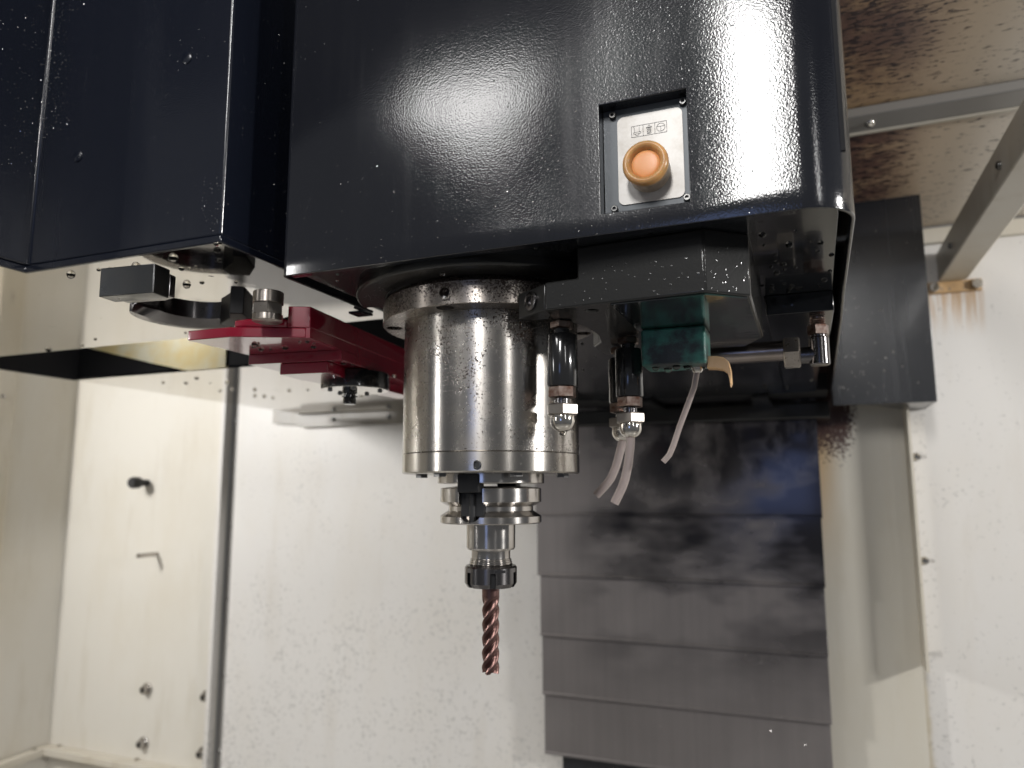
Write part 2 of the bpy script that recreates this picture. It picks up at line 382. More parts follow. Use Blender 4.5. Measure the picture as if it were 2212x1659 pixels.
wc = thing('wall_panel', 'white back wall panel with grey coolant specks behind the spindle', 'wall panel', (-500, 760, -540))
b = B(); b.box(-877, -100, 752, 756, -860, 640); mesh_obj('wall_sheet', b, MT['wall'], wc)
wr = thing('wall_panel', 'white back wall panel on the right under the sloping beam', 'wall panel', (420, 760, -540))
b = B(); b.box(100, 1500, 756, 760, -860, 372); mesh_obj('wall_sheet', b, MT['wall_drip'], wr)
b = B(); b.box(330, 1500, 748, 755.8, 350, 374); mesh_obj('top_flange', b, MT['cream_trim'], wr, bevel=2)

gl = thing('gutter_ledge', 'rusty edged cream ledge along the foot of the left corner walls', 'ledge', (-1200, 745, -540))
b = B(); b.box(-1330, -905, 733, 759.8, -552, -537); mesh_obj('ledge', b, MT['cream_trim'], gl, bevel=1.5)
b = B(); b.box(-1351.8, -1328, -200, 759.8, -552, -537.5); mesh_obj('ledge', b, MT['cream_trim'], gl, bevel=1.5)
for x, y in ((-1310, 752), (-1090, 752), (-1340, 720)):
    b = B(); b.lathe([(5, -537), (5, -534), (3, -532)], (x, y, 0), (0, 0, 1), 16); mesh_obj('screw', b, MT['nickel'], gl)

br = thing('wall_tray', 'cream bent metal tray fixed high on the back wall left of spindle', 'wall tray', (-500, 745, 124))
b = B(); b.prismx([(751.8, 118), (740, 118), (740, 142), (706, 148), (706, 150), (742, 145), (742, 120), (751.8, 120)], -716, -222); mesh_obj('tray_sheet', b, MT['tray'], br)
b = B(); b.prismy([(-785, 165), (-785, 128), (-716, 122), (-716, 160)], 744, 746); mesh_obj('end_plate', b, MT['tray'], br)
for x in (-640, -520, -420):
    b = B(); b.lathe([(4, 740), (4, 737), (2.5, 736)], (x, 0, 131), (0, 1, 0), 16); mesh_obj('screw', b, MT['screw'], br)

ce = thing('ceiling_panel', 'cream ceiling panel spattered with brown varnish at the upper right', 'ceiling panel', (600, 200, 412))
b = B(); b.box(150, 1500, 120, 449, 412, 416); mesh_obj('ceiling_sheet', b, MT['ceiling'], ce)
b = B(); b.box(150, 1500, 410, 449, 400, 411.8); mesh_obj('joint_strip', b, MT['channel'], ce, bevel=1.5)
b = B(); b.blob((271, 430, 400), 6, 4.5, 16, 5); mesh_obj('dome_bolt', b, MT['nickel'], ce)
cf = thing('ceiling_panel', 'brown stained ceiling panel behind the grey joint strip', 'ceiling panel', (600, 600, 410))
b = B(); b.prismx([(451, 404), (755, 377), (755, 381), (451, 408)], 150, 1500); mesh_obj('ceiling_sheet', b, MT['ceiling'], cf)
b = B(); b.prismx([(449.5, 399), (455, 399), (455, 403), (449.5, 403)], 150, 1500); mesh_obj('edge_fold', b, MT['cream_trim'], cf)

bm_ = thing('support_beam', 'grey cream box beam running forward from a rusty bracket on the wall', 'beam', (395, 756, 293))
b = B(); b.box(377, 413, 120, 752, 293, 335); mesh_obj('beam_body', b, MT['cream_trim'], bm_, bevel=2)
b = B(); b.box(362, 430, 749, 755.8, 276, 292.6); mesh_obj('bracket', b, cream('rust_bracket', (.52, .34, .17), .62, 1.0).m, bm_, bevel=1)
for x in (370, 423):
    b = B(); b.hexp((x, 0, 284), 7.5, 741, 749, (0, 1, 0), .3, 1); mesh_obj('bolt', b, MT['nickel'], bm_)
for y in (380, 640):
    b = B(); b.lathe([(4, 377.2), (4, 374), (2, 373)], (0, y, 312), (1, 0, 0), 14); mesh_obj('screw', b, MT['screw'], bm_)

# column guard, slotted strip
cg = thing('column_guard', 'cream column guard sheet beside the way cover, rust stained at its top', 'guard sheet', (260, 742, -540))
m = cream('rust_topped_cream', (.57, .54, .47), .0, .6, .4)
x = m.axis('X'); z = m.axis('Z')
pz = m.math('MULTIPLY', m.range(z, 500, 652), m.math('SUBTRACT', 1.0, m.range(x, -25, 22)))
k = m.ramp(m.math('ADD', m.math('MULTIPLY', m.noise(.20, 5, .72), .75), m.math('MULTIPLY', pz, .36)), [(.59, 0.), (.65, 1.)])
src = m.p.inputs['Base Color'].links[0].from_socket
yel = m.math('MULTIPLY', m.range(x, -20, -58), m.range(z, 380, 640))
m.col(m.mix(k, m.mix(m.math('MULTIPLY', yel, .8), src, (.58, .37, .15)), (.055, .026, .02)))
b = B(); b.box(196, 318, 742, 746, -860, 360); mesh_obj('guard_sheet', b, m.m, cg)
b = B(); b.box(317, 320.5, 694, 746, -236, 360); mesh_obj('web_flange', b, MT['cream_trim'], cg)
sl = thing('slotted_strip', 'white slotted strip screwed to the wall right of the column guard', 'strip', (331, 738, -218))
b = B(); b.box(321, 343, 736, 740, -218, 360)
cut = []
for z in (43, -98):
    c_ = B(); c_.prismy([(q[0], q[1]) for q in arc(330, z, 3, 90, 270, 8) + arc(339, z, 3, -90, 90, 8)], 730, 745); cut.append(c_)
mesh_obj('strip_sheet', b, MT['wall'], sl, cuts=cut)
for z in (43, -98):
    b = B(); b.lathe([(5.5, 736), (5.5, 733), (3, 731)], (329, 0, z), (0, 1, 0), 20); mesh_obj('screw', b, MT['nickel'], sl)

# way cover
wv = thing('way_cover', 'grey telescopic steel way cover stained with dark oil', 'way cover', (-8, 705, -410))
seams = [125, -41.5, -136, -229, -318, -407]; lefts = [-221, -220, -217, -216, -214.5]; rights = [203.5, 202, 200.7, 200, 198]
for i in range(5):
    z1, z0 = seams[i], seams[i + 1]; y = 700 + 4.5 * i
    b = B(); b.prismx([(y - 1.2, z0), (y - 1.2, z0 + 2.6), (y, z0 + 4.4), (y, z1 + 6), (y + 2, z1 + 6), (y + 2, z0 + 2), (y + 9, z0 + 2), (y + 9, z0)], lefts[i], rights[i])
    mesh_obj('cover_plate', b, MT['way'], wv, bevel=.25, smooth=15)
b = B(); b.box(-191, 173, 735, 750, -860, -400); mesh_obj('lower_plate', b, MT['black_sheet'], wv)

# ------------------------------------------------------------------ spindle head
hd = thing('machine_headstock', 'big glossy black spindle head housing with rounded corner and recessed button', 'machine head', (60, 200, 122))
op = [(-93, -4), (-93, -88)] + arc(-89, -89, 4, 180, 270, 4)[1:] + [(-40, -93), (20, -93), (97.5, -93), (140.3, -93), (188, -93)] + arc(188, -70, 23, -90, 0, 10)[1:] + [(213, 66), (215, 150), (219, 400), (223, 690)]
zs = [122, 132.5, 189.2, 420]
b = B(); V = [[b.bm.verts.new((x, y, z)) for x, y in op] for z in zs]
for j in range(3):
    for i in range(len(op) - 1):
        if j == 1 and abs(op[i][0] - 97.5) < .01 and abs(op[i + 1][0] - 140.3) < .01: continue
        b.bm.faces.new((V[j][i], V[j][i + 1], V[j + 1][i + 1], V[j + 1][i]))
cov = mesh_obj('front_cover', b, MT['black'], hd, solid=1.8, bevel=.35, smooth=50)
# rolled lip under the front edge
b = B(); b.prismx([(-91, 122.4), (-86, 122.4), (-86, 123.4), (-91, 123.4)], -88, 186); mesh_obj('bottom_lip', b, MT['black'], hd)
hole = arc(0, 0, 79, -90, 90, 40)
fr = arc(193, -76, 11, -90, 0, 6)
b = B(); b.prism([(0, -79), (0, -85.5)] + [(182, -87)] + fr + [(206, 66), (0, 66)] + [p for p in reversed(hole)][:-1], 124, 126); mesh_obj('underside_panel', b, MT['oily'], hd, bevel=.5)
holeL = arc(0, 0, 79, 90, 270, 40)
b = B(); b.prism([(0, -85.5), (0, -79)] + [p for p in reversed(holeL)][1:] + [(0, 66), (-84, 66), (-84, -85.5)], 124, 126); mesh_obj('underside_panel', b, MT['oily'], hd, bevel=.5)
b = B(); b.box(-84, 165, 67.5, 600, 124.4, 126.4)
mesh_obj('rear_panel', b, MT['oily'], hd, bevel=.5)
b = B(); b.box(165.2, 203, 190.5, 600, 124.6, 126.4); mesh_obj('rear_panel', b, MT['oily'], hd, bevel=.5)
b = B(); b.box(165.5, 206, 66.4, 190, 111, 124.2); mesh_obj('mounting_pad', b, MT['oily'], hd, bevel=.6)
b = B(); b.box(-82, 208, -84, 690, 150, 419); b.lathe([(88, 135), (88, 150)], n=48); mesh_obj('head_body', b, MT['void'], hd)
ring = arc(0, 0, 86, 20, -165, 40) + arc(0, 0, 67, -165, 20, 40)
b = B(); b.prism(ring, 118.5, 127); mesh_obj('casting_collar', b, MT['casting'], hd, bevel=1.5)
b = B(); b.box(-97, -91.5, -12, 4, 122, 123.5); b.box(-105, -93, -6, 6, 120.5, 122); mesh_obj('edge_tab', b, MT['black'], hd)
b = B(); b.prismx([(686, 98), (686, 121.5), (720, 121.5), (720, 95)], -235, 221); mesh_obj('rear_beam', b, MT['casting'], hd, bevel=2)
for x in (-20, 133):
    b = B(); b.prism([(x - 10, 598), (x + 10, 598), (x + 14, 688), (x - 16, 688)], 117.5, 124.2); mesh_obj('rib', b, MT['casting'], hd, bevel=1)
b = B(); b.box(-220, 218, 604, 719, 127, 149.5); mesh_obj('slot_ceiling', b, MT['void'], hd)

# recessed push button panel
pb = mesh_obj('button_panel', (lambda q: q.box(97.7, 140.1, -84.2, -82, 130, 191))(B()), MT['plate_grey'], hd)
b = B()
for x0, x1, z0, z1 in ((95.5, 97.4, 130.4, 191.3), (140.4, 142.3, 130.4, 191.3)): b.box(x0, x1, -91.1, -84.3, z0, z1)
b.box(97.4, 140.4, -91.1, -84.3, 189.3, 191.3); b.box(97.4, 140.4, -91.1, -84.3, 130.4, 132.4); mesh_obj('recess_wall', b, MT['black'], pb)
rr = 3.2; px0, px1, pz0, pz1 = 104.8, 137.0, 138.6, 184.6
pq = arc(px1 - rr, pz1 - rr, rr, 0, 90, 6) + arc(px0 + rr, pz1 - rr, rr, 90, 180, 6) + arc(px0 + rr, pz0 + rr, rr, 180, 270, 6) + arc(px1 - rr, pz0 + rr, rr, 270, 360, 6)
b = B(); b.prismy(pq, -84.9, -84.3); mesh_obj('plaque', b, MT['plaque'], pb)
for x, z in ((102.7, 186.2), (137.6, 186.6), (102.7, 137.0), (138.0, 137.6)):
    b = B(); b.lathe([(1.75, -84.3), (1.75, -86.2), (1.45, -86.5), (.95, -86.5), (.9, -85.0)], (x, 0, z), (0, 1, 0), 24); mesh_obj('screw', b, MT['screw'], pb)
b = B(); bc = (120.5, 0, 153.4)
b.lathe([(10.2, -84.9), (10.2, -87), (10.0, -93.5)], bc, (0, 1, 0), 64); mesh_obj('button_base', b, MT['button_side'], pb)
b = B(); b.lathe([(10.3, -93.4), (10.9, -94), (11.0, -96), (10.6, -97.6), (9.6, -98.5), (8.6, -98.4), (7.6, -97.3), (7.0, -95.6), (6.9, -95.2)], bc, (0, 1, 0), 64, cap=False); mesh_obj('button_ring', b, MT['amber'], pb, smooth=80)
b = B(); b.lathe([(6.95, -95.0), (6.6, -95.5), (5.5, -95.8), (3, -96.0), (.1, -96.05)], bc, (0, 1, 0), 48); mesh_obj('button_cap', b, MT['orange'], pb, smooth=80)
# pictogram: three framed symbols
b = B(); t = .2
def ln(x0, z0, x1, z1, w=t):
    d = Vector((x1 - x0, 0, z1 - z0)); n_ = Vector((-d.z, 0, d.x)).normalized() * w / 2
    b.prismy([(x0 + n_.x, z0 + n_.z), (x0 - n_.x, z0 - n_.z), (x1 - n_.x, z1 - n_.z), (x1 + n_.x, z1 + n_.z)], -85.02, -84.85)
X0, X1, Z0, Z1 = 112.0, 129.4, 172.9, 178.7; A1 = X0 + 5.8; A2 = X0 + 11.6
for q in ((X0, Z0, X1, Z0), (X0, Z1, X1, Z1), (X0, Z0, X0, Z1), (X1, Z0, X1, Z1), (A1, Z0, A1, Z1), (A2, Z0, A2, Z1)): ln(*q)
for q in ((1.4, 2.6, 1.4, 5.0), (1.0, 5.3, 1.4, 5.0), (3.9, 2.6, 3.9, 5.2), (1.1, 2.5, 4.6, 2.5), (1.1, 1.6, 4.6, 1.6), (1.1, 1.6, 1.1, 2.5), (4.6, 1.6, 4.6, 2.5), (1.9, 1.5, 2.2, .8), (3.8, 1.5, 3.5, .8), (2.2, .8, 3.5, .8)):
    ln(X0 + q[0], Z0 + q[1], X0 + q[2], Z0 + q[3], .18)
for q in ((2.0, .7, 2.0, 3.0), (3.9, .7, 3.9, 3.0), (2.0, .7, 3.9, .7), (2.0, 3.0, 3.9, 3.0), (2.1, .9, 3.8, 2.6), (2.1, 1.7, 3.2, 2.8), (2.8, .8, 3.8, 1.8), (2.5, 3.0, 2.5, 5.1), (3.4, 3.0, 3.4, 5.1), (2.5, 5.1, 3.4, 5.1), (1.6, 4.1, 4.3, 4.1), (1.6, 3.7, 4.3, 3.7), (1.6, 3.7, 1.6, 4.1), (4.3, 3.7, 4.3, 4.1)):
    ln(A1 + q[0], Z0 + q[1], A1 + q[2], Z0 + q[3], .18)
cx, cz = A2 + 2.9, Z0 + 2.9
pts = arc(cx, cz, 2.05, 0, 360, 40)
for p, q in zip(pts, pts[1:]): ln(p[0], p[1], q[0], q[1], .2)
ln(cx - 2.0, cz + .55, cx + 2.0, cz + .55, .2); ln(cx, cz + .5, cx, cz - 2.0, .2)
mesh_obj('pictogram', b, MT['ink'], pb)

# side cover behind the head
sc_ = thing('side_cover', 'tall black sheet cover standing behind the right side of the head', 'sheet cover', (285, 650, 110))
b = B(); b.box(224, 346, 640, 643, 109.5, 384); b.prism([(343, 643.1), (346, 643.1), (346, 800), (343, 740)], 109.5, 384); b.prism([(224, 643.1), (343, 643.1), (341, 735), (318, 735), (268, 650)], 109.5, 111.5)
mesh_obj('cover_sheet', b, MT['black_sheet'], sc_, bevel=.5)
b = B(); b.box(222, 346, 640.5, 642.5, 384.3, 403); mesh_obj('top_sheet', b, MT['black_sheet'], sc_)
b = B(); b.box(222, 360, 634, 750, 404, 406); b.box(222, 360, 634, 636, 406.1, 414); mesh_obj('top_ledge', b, MT['cream_trim'], sc_)

# ------------------------------------------------------------------ spindle
sp = thing('spindle', 'thick steel spindle nose with pitted surface hanging under the head', 'spindle', (0, 0, 9))
def bolt_cut(x, y, r=5.2):
    c_ = B(); c_.lathe([(r, 95), (r, 108)], (x, y, 0), (0, 0, 1), 24); return c_
hp = [(62 * math.cos(rad(a)), 62 * math.sin(rad(a))) for a in (-155, -92, -29, 34, 97, 160)]
cuts = [bolt_cut(*p) for p in hp]
c_ = B(); ax = Vector((.03, -1, 0)); c_.lathe([(3.2, 60), (3.2, 75)], (1.0, 0, 108.6), (0, -1, 0), 20); cuts.append(c_)
b = B(); b.lathe([(66, 102), (68.6, 102), (69, 102.4), (69, 115.2), (68.2, 116), (66, 118.4)], n=128)
fl = mesh_obj('flange', b, MT['flange'], sp, cuts=cuts, smooth=30)
for x, y in hp:
    b = B(); b.lathe([(4.3, 107.9), (4.3, 103.8), (2.5, 103.6), (2.4, 105.5)], (x, y, 0), (0, 0, 1), 20); mesh_obj('screw', b, MT['screw'], fl)
b = B(); b.lathe([(4.2, -68.7), (4.2, -69.5), (3.3, -69.6), (3.0, -67)], (1.0, 0, 108.6), (0, 1, 0), 24, cap=False); mesh_obj('side_port', b, MT['flange'], fl)
b = B(); b.lathe([(55.3, 101.9), (55.3, 21.4), (54.8, 21.0)], n=128); mesh_obj('barrel', b, MT['spindle'], sp)
b = B(); b.lathe([(54.8, 20.95), (55.4, 20.6), (55.4, 10.0), (54.4, 9.1), (33, 9.1)], n=128)
c_ = B(); c_.lathe([(2.0, 45), (2.0, 60)], (14.3, 0, 13.2), (0, -1, 0), 20)
no = mesh_obj('nose_ring', b, steel('nose_steel', (.47, .45, .42), .23, .74).m, sp, cuts=[c_], smooth=30)
b = B(); b.lathe([(2.6, -53.2), (2.6, -53.9), (1.9, -54), (1.5, -52)], (14.3, 0, 13.2), (0, 1, 0), 24); mesh_obj('set_screw', b, MT['screw'], no)
b = B(); b.lathe([(33.4, 9.0), (33.4, 3.6), (33.0, 3.2), (20, 3.2)], n=96); mesh_obj('spindle_face', b, MT['steel'], sp)
for a in (1, -1):
    b = B(); b.box(-6.8, 6.8, -34.6 if a > 0 else 26, -26 if a > 0 else 34.6, -2.2, 8.7); mesh_obj('drive_key', b, MT['rubber'], sp, bevel=.6)
for a in range(6):
    q = rad(a * 60 + 12); b = B(); b.hexp((45 * math.cos(q), 45 * math.sin(q), 0), 4, 7.0, 9.0, rot=a); mesh_obj('screw', b, MT['screw'], no)

# ------------------------------------------------------------------ tool holder + end mill
th = thing('tool_holder', 'steel collet tool holder clamped under the spindle, v groove flange and dark nut', 'tool holder', (0, 0, -60))
def notch(s):
    c_ = B(); y0, y1 = (-40, -24.5) if s < 0 else (24.5, 40)
    pts = [(-7.6, 5), (-7.6, -12.0)] + arc(0, -12.0, 7.6, 180, 360, 12)[1:-1] + [(7.6, -12.0), (7.6, 5)]
    c_.prismy(pts, y0, y1); return c_
b = B(); b.lathe([(22, 1.6), (31.0, .6), (31.5, .1), (31.5, -7.8), (31.2, -8.1), (26.4, -10.6), (26.4, -13.2), (31.2, -16.2), (31.5, -16.6), (31.5, -20.2), (30.8, -20.9), (15, -21.2)], n=96)
mesh_obj('flange', b, MT['steel'], th, cuts=[notch(-1), notch(1)], smooth=30)
b = B(); b.box(-7.4, 7.4, -27.5, -24.6, -16, .4); b.lathe([(2.0, -21), (2.0, -3)], (0, -27.6, 0), (0, 0, 1), 14); mesh_obj('keyway', b, MT['rubber'], th)
b = B(); b.lathe([(15.2, -21), (15.1, -35.8), (14.4, -36.9), (12.3, -37.2), (12.0, -38), (12.0, -42.2), (12.6, -42.4), (12.4, -43.1), (12.9, -43.3), (12.7, -44.2), (13.2, -44.4), (13.0, -45.4), (13.5, -45.6), (12.5, -47.5)], n=72); mesh_obj('shank', b, MT['steel'], th, smooth=30)
cuts = []
for k in range(6):
    q = rad(k * 60 - 62); c_ = B(); u = Vector((math.cos(q), math.sin(q), 0)); v = Vector((-u.y, u.x, 0))
    c_.prism([tuple((u * 12.8 + v * 1.7).xy), tuple((u * 20 + v * 1.7).xy), tuple((u * 20 - v * 1.7).xy), tuple((u * 12.8 - v * 1.7).xy)], -62, -50.2); cuts.append(c_)
b = B(); b.lathe([(13.4, -46.6), (15.3, -46.6), (16.1, -47.6), (16.1, -56.8), (14.4, -59.3), (5.6, -59.9)], n=72)
mesh_obj('collet_nut', b, MT['nut_black'], th, cuts=cuts, smooth=30)
for k in range(6):  # dark strips standing in for shade on the nut's slot floors
    q = rad(k * 60 - 62); u = Vector((math.cos(q), math.sin(q), 0)); v = Vector((-u.y, u.x, 0))
    b = B(); b.prism([tuple((u * 12.7 + v * 1.66).xy), tuple((u * 13.9 + v * 1.66).xy), tuple((u * 13.9 - v * 1.66).xy), tuple((u * 12.7 - v * 1.66).xy)], -58.6, -50.4); mesh_obj('slot_shade', b, MT['rubber'], th)
b = B(); b.prism(arc(0, 0, 16.25, -58, -34, 8) + arc(0, 0, 15.5, -34, -58, 8), -49.9, -48.3); mesh_obj('nut_window', b, MT['void'], th)

em = thing('end_mill', 'coppery brown coated end mill with spiral flutes below the collet nut', 'end mill', (0, 0, -110))
b = B(); R0 = 5.35; prof = []; N = 64
def mill_r(t):
    t = (t % (2 * math.pi)) / (2 * math.pi) * 4; f = t % 1.0
    if f < .34: return R0 - .55 * (f / .34)
    if f < .78: q = (f - .34) / .44; return R0 - .55 - 1.9 * math.sin(math.pi * (.08 + .92 * q) / 1.0) ** .8 if q < .93 else R0 - .9
    return R0 - 1.0 * (1 - (f - .78) / .22)
rings = [[(R0 * math.cos(2 * math.pi * i / N), R0 * math.sin(2 * math.pi * i / N), z) for i in range(N)] for z in (-57, -64.5)]
NZ = 110
for j in range(NZ + 1):
    z = -65.0 - 44.6 * j / NZ; bl = min(1, j / 12.0); r_ = []
    for i in range(N):
        a = 2 * math.pi * i / N; rr_ = R0 + (mill_r(a - .187 * z) - R0) * bl
        dz = 0
        if j == NZ: dz = -.9 * (rr_ / R0) ** 6
        r_.append((rr_ * math.cos(a), rr_ * math.sin(a), z + dz))
    rings.append(r_)
b.loft(rings); mesh_obj('cutter', b, MT['mill'], em, smooth=38)

# ------------------------------------------------------------------ coolant manifold casting
mf = thing('coolant_manifold', 'dark green stained coolant manifold casting bolted below the head', 'manifold', (110, 0, 92.5))
foot = [(61.2, -72.1), (100.7, -75.2), (144, -78), (163.6, -62.1), (164, 44), (152, 70), (58, 70), (58, 36), (66, 22), (70.5, 0), (70.2, -22), (66, -38), (58, -52)]
b = B(); b.prism(foot, 92.5, 124)
c3 = B(); c3.box(20, 79.5, -95, 90, 107.6, 140)
c_ = B(); c_.lathe([(3.4, 85), (3.4, 99)], (152, 40.4, 0), (0, 0, 1), 20)
c2 = B(); c2.lathe([(3.0, 85), (3.0, 99)], (84, -62, 0), (0, 0, 1), 20)
mesh_obj('casting', b, MT['casting'], mf, bevel=1.0, cuts=[c_, c2, c3])
b = B(); b.prism([(97, -73.5), (143.6, -76), (162, -61), (162.6, 43), (128, 50), (97, -4)], 91.6, 92.45); mesh_obj('underside_pad', b, MT['oily_green'], mf)
b = B(); b.prism([(40.6, -57.4), (61.2, -71.9), (64, -66), (57, -52), (47, -52)], 92.5, 107); lug = mesh_obj('lug', b, MT['casting'], mf, bevel=.8)
n_ = Vector((-14.6, -20.7, 0)).normalized()
b = B(); cc = Vector((51.5, -65.2, 100)); b.lathe([(5.2, -3), (5.2, 1.2), (4.6, 1.6), (2.8, 1.6), (2.6, .2)], cc, n_, 24); mesh_obj('cap_screw', b, MT['nut_black'], lug)
b = B(); b.box(98.9, 135.4, -11, 14, 69.8, 91.5); blk = mesh_obj('hose_block', b, MT['green'], mf, bevel=1.4)
b = B(); b.tube([(137.2, 8, 73.5), (141, 8, 73.5), (144, 8, 72.5), (146.4, 8, 69.5), (147.2, 8, 65.5), (147.3, 8, 59.5)], .8, 8); 
cb_ = B()
path = [(135.5, 75, ), (140.5, 74.6), (144, 73.6), (146.6, 71), (147.6, 66.5), (147.8, 59)]
wid = [3.6, 3.6, 3.5, 3.2, 2.4, 1.2]
rings = []
for (x, z), w in zip(path, wid): rings.append([(x, 8 - w, z + .0), (x, 8 + w, z), (x - .6, 8 + w, z - .9), (x - .6, 8 - w, z - .9)])
b.bm.free(); cb_.loft([[(x, -2, z), (x, 6, z), (x - .9, 6, z - w * 1.9), (x - .9, -2, z - w * 1.9)] for (x, z), w in zip(path, [3.7, 3.7, 3.6, 3.3, 3.0, 1.2])]); mesh_obj('copper_tab', cb_, MT['copper'], blk, bevel=.3)

def nozzle(x, y, z, label, tube=None, yaw=0, k=1.0):
    t = thing('coolant_nozzle', label, 'coolant nozzle', (x, y, z), 'coolant nozzles under the manifold')
    def Z(h): return z - h
    b = B(); b.hexp((x, y, 0), 6.6 * k, Z(4.3), Z(.0), rot=yaw, ch=.6); mesh_obj('top_nut', b, MT['rusty'], t)
    b = B(); b.lathe([(4.4, Z(3.9)), (4.4, Z(7.4)), (7.9 * k, Z(7.5)), (8.3 * k, Z(8.2)), (8.3 * k, Z(35.8)), (7.9 * k, Z(36.6)), (5, Z(36.9))], (x, y, 0), n=48); mesh_obj('body', b, MT['nozzle'], t)
    b = B(); b.hexp((x, y, 0), 7.9 * k, Z(43.0), Z(36.6), rot=yaw, ch=.5); mesh_obj('hex', b, MT['rusty'], t)
    b = B(); b.lathe([(4.2, Z(42.5)), (4.2, Z(46.8))], (x, y, 0), n=24); mesh_obj('thread', b, MT['nut_black'], t)
    b = B(); b.hexp((x, y, 0), 9.2 * k, Z(52.6), Z(46.4), rot=yaw + .25, ch=.7); mesh_obj('ball_nut', b, MT['fitting'], t)
    prof = [(6.3 * k, Z(51.6)), (6.7 * k, Z(52.6)), (6.75 * k, Z(55.5))] + [(6.75 * k * math.cos(rad(a)), Z(55.5) - 6.4 * k * math.sin(rad(a))) for a in range(10, 90, 10)] + [(.2, Z(61.9))]
    b = B(); b.lathe(prof, (x, y, 0), n=40); mesh_obj('ball_tip', b, MT['nickel'], t, smooth=60)
    if tube:
        b = B(); b.tube(tube, 2.75, 20, inner=1.9); mesh_obj('hose', b, MT['vinyl'], t)
    return t
nozzle(61.2, -43.5, 92.4, 'black coolant nozzle with bare ball tip right in front of the spindle', yaw=.62)
nozzle(87.2, 9.4, 91.5, 'front nozzle of the hosed pair, its clear bent hose farther right',
       [(87.2, 9.4, 31), (86.6, 9.4, 24), (85.2, 9.4, 14), (83.2, 9.4, 6), (81.4, 9.4, 1), (78.6, 9.4, -4.5), (76.4, 9.4, -8.6)], yaw=.55)
nozzle(75.4, 39.4, 91.5, 'rear nozzle of the hosed pair, half hidden, hose bent to the left',
       [(75.4, 39.4, 31), (73.6, 39.4, 24), (70.6, 39.4, 14), (67.4, 39.4, 7), (65.0, 39.4, 3.8), (61, 39.4, -.5), (57.2, 39.4, -4.3)], yaw=.4)
hs = thing('drain_hose', 'thin clear hose hanging slanted from the green hose block', 'hose', (128, 5, 69.5))
b = B(); b.tube([(128.6, 5, 69.6), (126, 5.5, 58), (121.5, 6, 47), (117, 6, 36), (113, 6, 25), (110.5, 6, 19.5), (106.8, 6, 15.5)], 1.75, 14, inner=1.0); mesh_obj('hose', b, MT['vinyl'], hs)
b = B(); b.lathe([(3.4, 69.7), (3.0, 67.8), (2.0, 66.6)], (128.4, 5, 0), n=20); mesh_obj('collar', b, MT['nickel'], hs)

pf = thing('pipe_fitting', 'dark steel pipe with hex nut and elbow right of the green block', 'pipe fitting', (165, 85, 88))
b = B(); b.lathe([(6.8, 124), (6.8, 176)], (0, 85, 90.5), (1, 0, 0), 32); mesh_obj('pipe', b, steel('oily_pipe', (.33, .29, .27), .25, streak=False).m, pf)
b = B(); b.hexp((0, 85, 88.5), 11.2, 174.6, 184.9, (1, 0, 0), .35, .9); mesh_obj('hex_nut', b, MT['fitting'], pf)
b = B(); b.lathe([(5.5, 184), (5.5, 194)], (0, 85, 86.5), (1, 0, 0), 24); b.lathe([(5.7, 79.3), (6.3, 80), (6.3, 97), (5.2, 98), (5.2, 100.5)], (196.4, 85, 0), n=28); mesh_obj('elbow', b, MT['nut_black'], pf)
b = B(); b.hexp((196.4, 85, 0), 6.8, 99, 106, rot=.3, ch=.5); mesh_obj('elbow_nut', b, MT['rusty'], pf)
b = B(); b.lathe([(r, 106 + h * .8) for h, r in enumerate([5.0, 4.5, 5.0, 4.5, 5.0, 4.5, 4.6])], (196.4, 85, 0), n=24); mesh_obj('threaded_stub', b, MT['rusty'], pf)

# ------------------------------------------------------------------ tool changer
tc = thing('tool_changer_housing', 'large black tool changer box left of the head with mirror bright underside', 'tool changer', (-300, 0, 140))
b = B(); b.prism([(-277, -200), (-277, -114), (-119, -114), (-119, 88), (-690, 88), (-690, -200)], 143.5, 620); mesh_obj('housing', b, MT['black_box'], tc, bevel=1.5, seg=3)
b = B(); b.box(-690, -119, 244, 560, 143.5, 620); b.box(-690, -119, 88.1, 243.9, 230, 620); mesh_obj('rear_housing', b, MT['black_box'], tc)
b = B(); b.prism([(-278, -200), (-278, -115.2), (-117.8, -115.2), (-117.8, 560), (-121, 560), (-121, -112), (-281, -112), (-281, -200)], 138.8, 143.4); mesh_obj('bottom_rim', b, MT['black_box'], tc, bevel=.8)
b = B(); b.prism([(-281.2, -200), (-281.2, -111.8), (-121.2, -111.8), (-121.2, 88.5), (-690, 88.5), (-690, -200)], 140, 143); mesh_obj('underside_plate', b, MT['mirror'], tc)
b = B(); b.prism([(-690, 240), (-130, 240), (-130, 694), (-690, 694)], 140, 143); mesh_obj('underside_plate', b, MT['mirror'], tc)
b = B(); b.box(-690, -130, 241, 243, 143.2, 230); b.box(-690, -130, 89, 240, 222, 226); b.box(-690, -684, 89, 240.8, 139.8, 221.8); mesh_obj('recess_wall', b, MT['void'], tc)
b = B(); b.prismy([(-668, 181), (-668, 200), (-439, 200), (-439, 140.8), (-498, 140.8), (-555, 153.5)], 237.5, 239.5); mesh_obj('recess_liner', b, MT['yellow'], tc)
for x, z in ((-240, 212), (-153, 260)):
    b = B(); b.lathe([(4, -114), (4, -114.6), (3, -115)], (x, 0, z), (0, 1, 0), 20); mesh_obj('cover_screw', b, MT['black_box'], tc)

